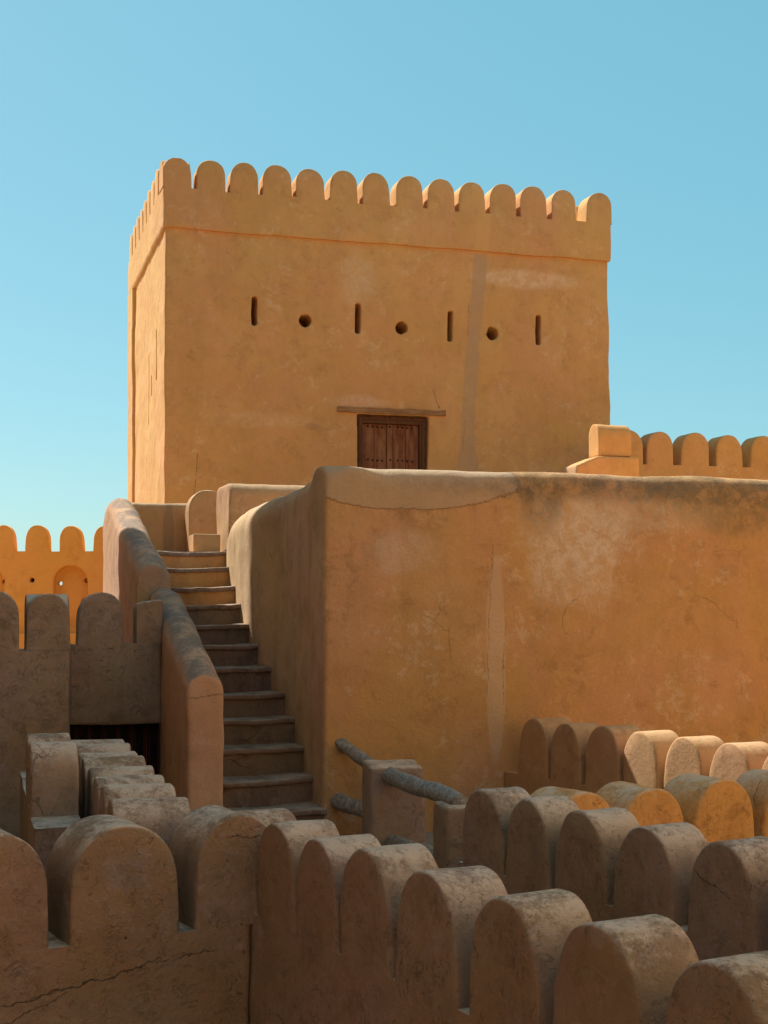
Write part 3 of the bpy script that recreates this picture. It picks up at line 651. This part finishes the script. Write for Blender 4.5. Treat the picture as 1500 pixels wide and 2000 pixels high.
studs(dr, [(da0+.03, zr1+.02), (da0+.03, zr2), (da1-.055, zr1-.01), (da1-.055, zr2), (F2.ony(721, 809, KY0)[0], dzt-.035), (F2.ony(763, 809, KY0)[0], dzt-.035), (F2.ony(805, 809, KY0)[0], dzt-.035)], y_)

# ---- parapet right of the keep
t = thing('parapet_wall', 'high parapet wall right of the keep, its merlons rising against the sky', 'parapet wall', F2, (13, 22.8, .8), 'crenellated parapet walls')
bm = bmesh.new(); box(bm, 11.05, 17, 22.6, 23.05, .7, 2.8)
finish(bm, 'wall', P['keep'], t, F2, .04, 2, .012, cut=[(2.57, False)])
for px in (1229, 1290, 1358, 1425.5, 1493, 1560, 1628):
    a, _ = F2.ony(px, 840, 22.6)
    merlon(t, F2, P['keep'], 'x', a, 22.6, 23.05, .27, 2.57, 3.17, .026)
t = thing('saddle_pier', 'squat pier with a barrel shaped cap before the right end of the keep', 'pier', F2, (10, 20.7, .8))
bm = bmesh.new(); prism_x(bm, arch(.20, 2.44, 2.76, 2.98), 20.72, 9.62, 10.22)
finish(bm, 'cap', P['keep'], t, F2, .024, 3, .008)
bm = bmesh.new()
prism_y(bm, [(9.16, .75), (10.32, .75), (10.32, 2.43), (9.58, 2.44), (9.2, 2.28)], 0, 20.44, 21.05)
finish(bm, 'plinth', P['keep'], t, F2, .03, 2, .01)

# ---- far wall at the left
FW = thing('parapet_wall', 'distant bright orange wall at the far left with an arched niche and small merlons', 'parapet wall', F0, (-7.5, 27, -4), 'crenellated parapet walls')
def fx(px, py=1130, Y=27): return (px-750)/2700*Y, (1185-py)/2700*Y
bm = bmesh.new(); box(bm, -11, -4.7, 27, 27.4, -4.5, 1.3)
me = bpy.data.meshes.new('k'); bmesh.ops.recalc_face_normals(bm, faces=bm.faces); bm.to_mesh(me); bm.free()
cut = bmesh.new()
for pc in (138, -26):
    xc, zt = fx(pc, 1105); prism_y(cut, arch(.335, -.42, .46, zt), xc, 26.8, 27.2)
for px, py, dep in ((63, 1133, .3), (165, 1133, .3), (4, 1135, .3), (112, 1138, 1.)):
    x, z = fx(px, py); bmesh.ops.create_cone(cut, cap_ends=True, segments=16, radius1=.05, radius2=.05, depth=dep*2, matrix=Matrix.Translation((x, 27, z)) @ Matrix.Rotation(R(90), 4, 'X'))
x, z = fx(161, 1175); prism_y(cut, [(-.06, z-.15), (.06, z-.15), (.06, z+.03), (0, z+.1), (-.06, z+.03)], x, 26.8, 27.3)
bmesh.ops.recalc_face_normals(cut, faces=cut.faces)
cm = bpy.data.meshes.new('c'); cut.to_mesh(cm); cut.free()
ko = bpy.data.objects.new('k', me); cu = bpy.data.objects.new('c', cm); COL.objects.link(ko); COL.objects.link(cu)
md = ko.modifiers.new('b', 'BOOLEAN'); md.operation = 'DIFFERENCE'; md.object = cu; md.solver = 'EXACT'; md.use_self = True
dg = bpy.context.evaluated_depsgraph_get(); m2 = bpy.data.meshes.new_from_object(ko.evaluated_get(dg))
bm = bmesh.new(); bm.from_mesh(m2); bpy.data.objects.remove(ko); bpy.data.objects.remove(cu)
finish(bm, 'wall', P['orange'], FW, F0, .022, 1, .010, cut=[(1.08, False)])
for px in (204, 138.5, 72, 6, -60, -126): merlon(FW, F0, P['orange'], 'x', fx(px)[0], 27, 27.24, .218, 1.08, 1.59, .022, k=1.35)
bm = bmesh.new(); box(bm, -11, -4.7, 26.6, 27.02, -4.5, -.52)
finish(bm, 'ledge', P['orange'], FW, F0, .04, 2, .01)

# ---- unseen blocks added out of view on the left, shaped to shade the lower courts
def shade_block(name, label, foot, z1, seed):
    t = thing(name, label, 'tower', F0, (*foot[0], -HC))
    bm = bmesh.new(); A = [bm.verts.new((x, y, -HC-.5)) for x, y in foot]; B = [bm.verts.new((x, y, z1)) for x, y in foot]; n = len(A)
    bm.faces.new(A[::-1]); bm.faces.new(B)
    for i in range(n): bm.faces.new((A[i], A[(i+1) % n], B[(i+1) % n], B[i]))
    finish(bm, 'wall', P['side'], t, F0, amp=0, flat=True)
    for i in range(n):
        p, q = Vector(foot[i]), Vector(foot[(i+1) % n]); L = (q-p).length; m = int(L/.9)
        for k in range(m):
            c = p.lerp(q, (k+.5)/m); d = (q-p)/L; f = Frame(math.atan2(d.y, d.x))
            bm = bmesh.new(); pr = arch(.33, z1, z1+.45, z1+.85, 8)
            lx = c.x*f.c+c.y*f.s; ly = -c.x*f.s+c.y*f.c
            A = [bm.verts.new(Vector((c.x+d.x*s_-d.y*yy, c.y+d.y*s_+d.x*yy, z))) for yy in (.005, .4) for s_, z in pr]
            h_ = len(pr); bm.faces.new(A[:h_][::-1]); bm.faces.new(A[h_:])
            for j in range(h_): bm.faces.new((A[j], A[(j+1) % h_], A[h_+(j+1) % h_], A[h_+j]))
            finish(bm, 'merlon', P['fore'], t, F0, amp=0, flat=True)
shade_block('shade_tower', 'unseen massive tower block left of the courts, added to cast their shade', [(-4.75, -3), (-4.75, 15.4), (-7.25, 20.9), (-12, 20.9), (-12, -3)], 14.5, 1)
shade_block('shade_tower', 'lower unseen tower block adjoining the massive one, added for its shadow edge', [(-7.26, 20.91), (-8.1, 23.85), (-12, 23.85), (-12, 20.91)], 12.2, 2)

def bounce_box(name, label, foot, z1):  # unseen block added to bounce warm sunlight onto the shaded fronts
    t = thing(name, label, 'unseen reflector', F0, (*foot[0], -HC)); bm = bmesh.new()
    box(bm, foot[0][0], foot[1][0], foot[0][1], foot[1][1], -HC-.5, z1)
    finish(bm, 'wall', P['bounce_wall'], t, F0, amp=0, flat=True)
P['bounce_wall'] = plaster('bounce_plaster', (.78, .47, .19), (.75, .44, .17), (.64, .36, .13), (.8, .52, .28), gain=(1, 1, 1))  # bright warm colour so the added blocks reflect more light
bounce_box('bounce_range', 'unseen long wall block behind the viewer, added to bounce warm light on the courts', [(-3, -12), (26, -5)], 12)
bounce_box('bounce_range', 'unseen wall block east of the courts, added to bounce warm light', [(12.5, -4.9), (19, 24)], 10)
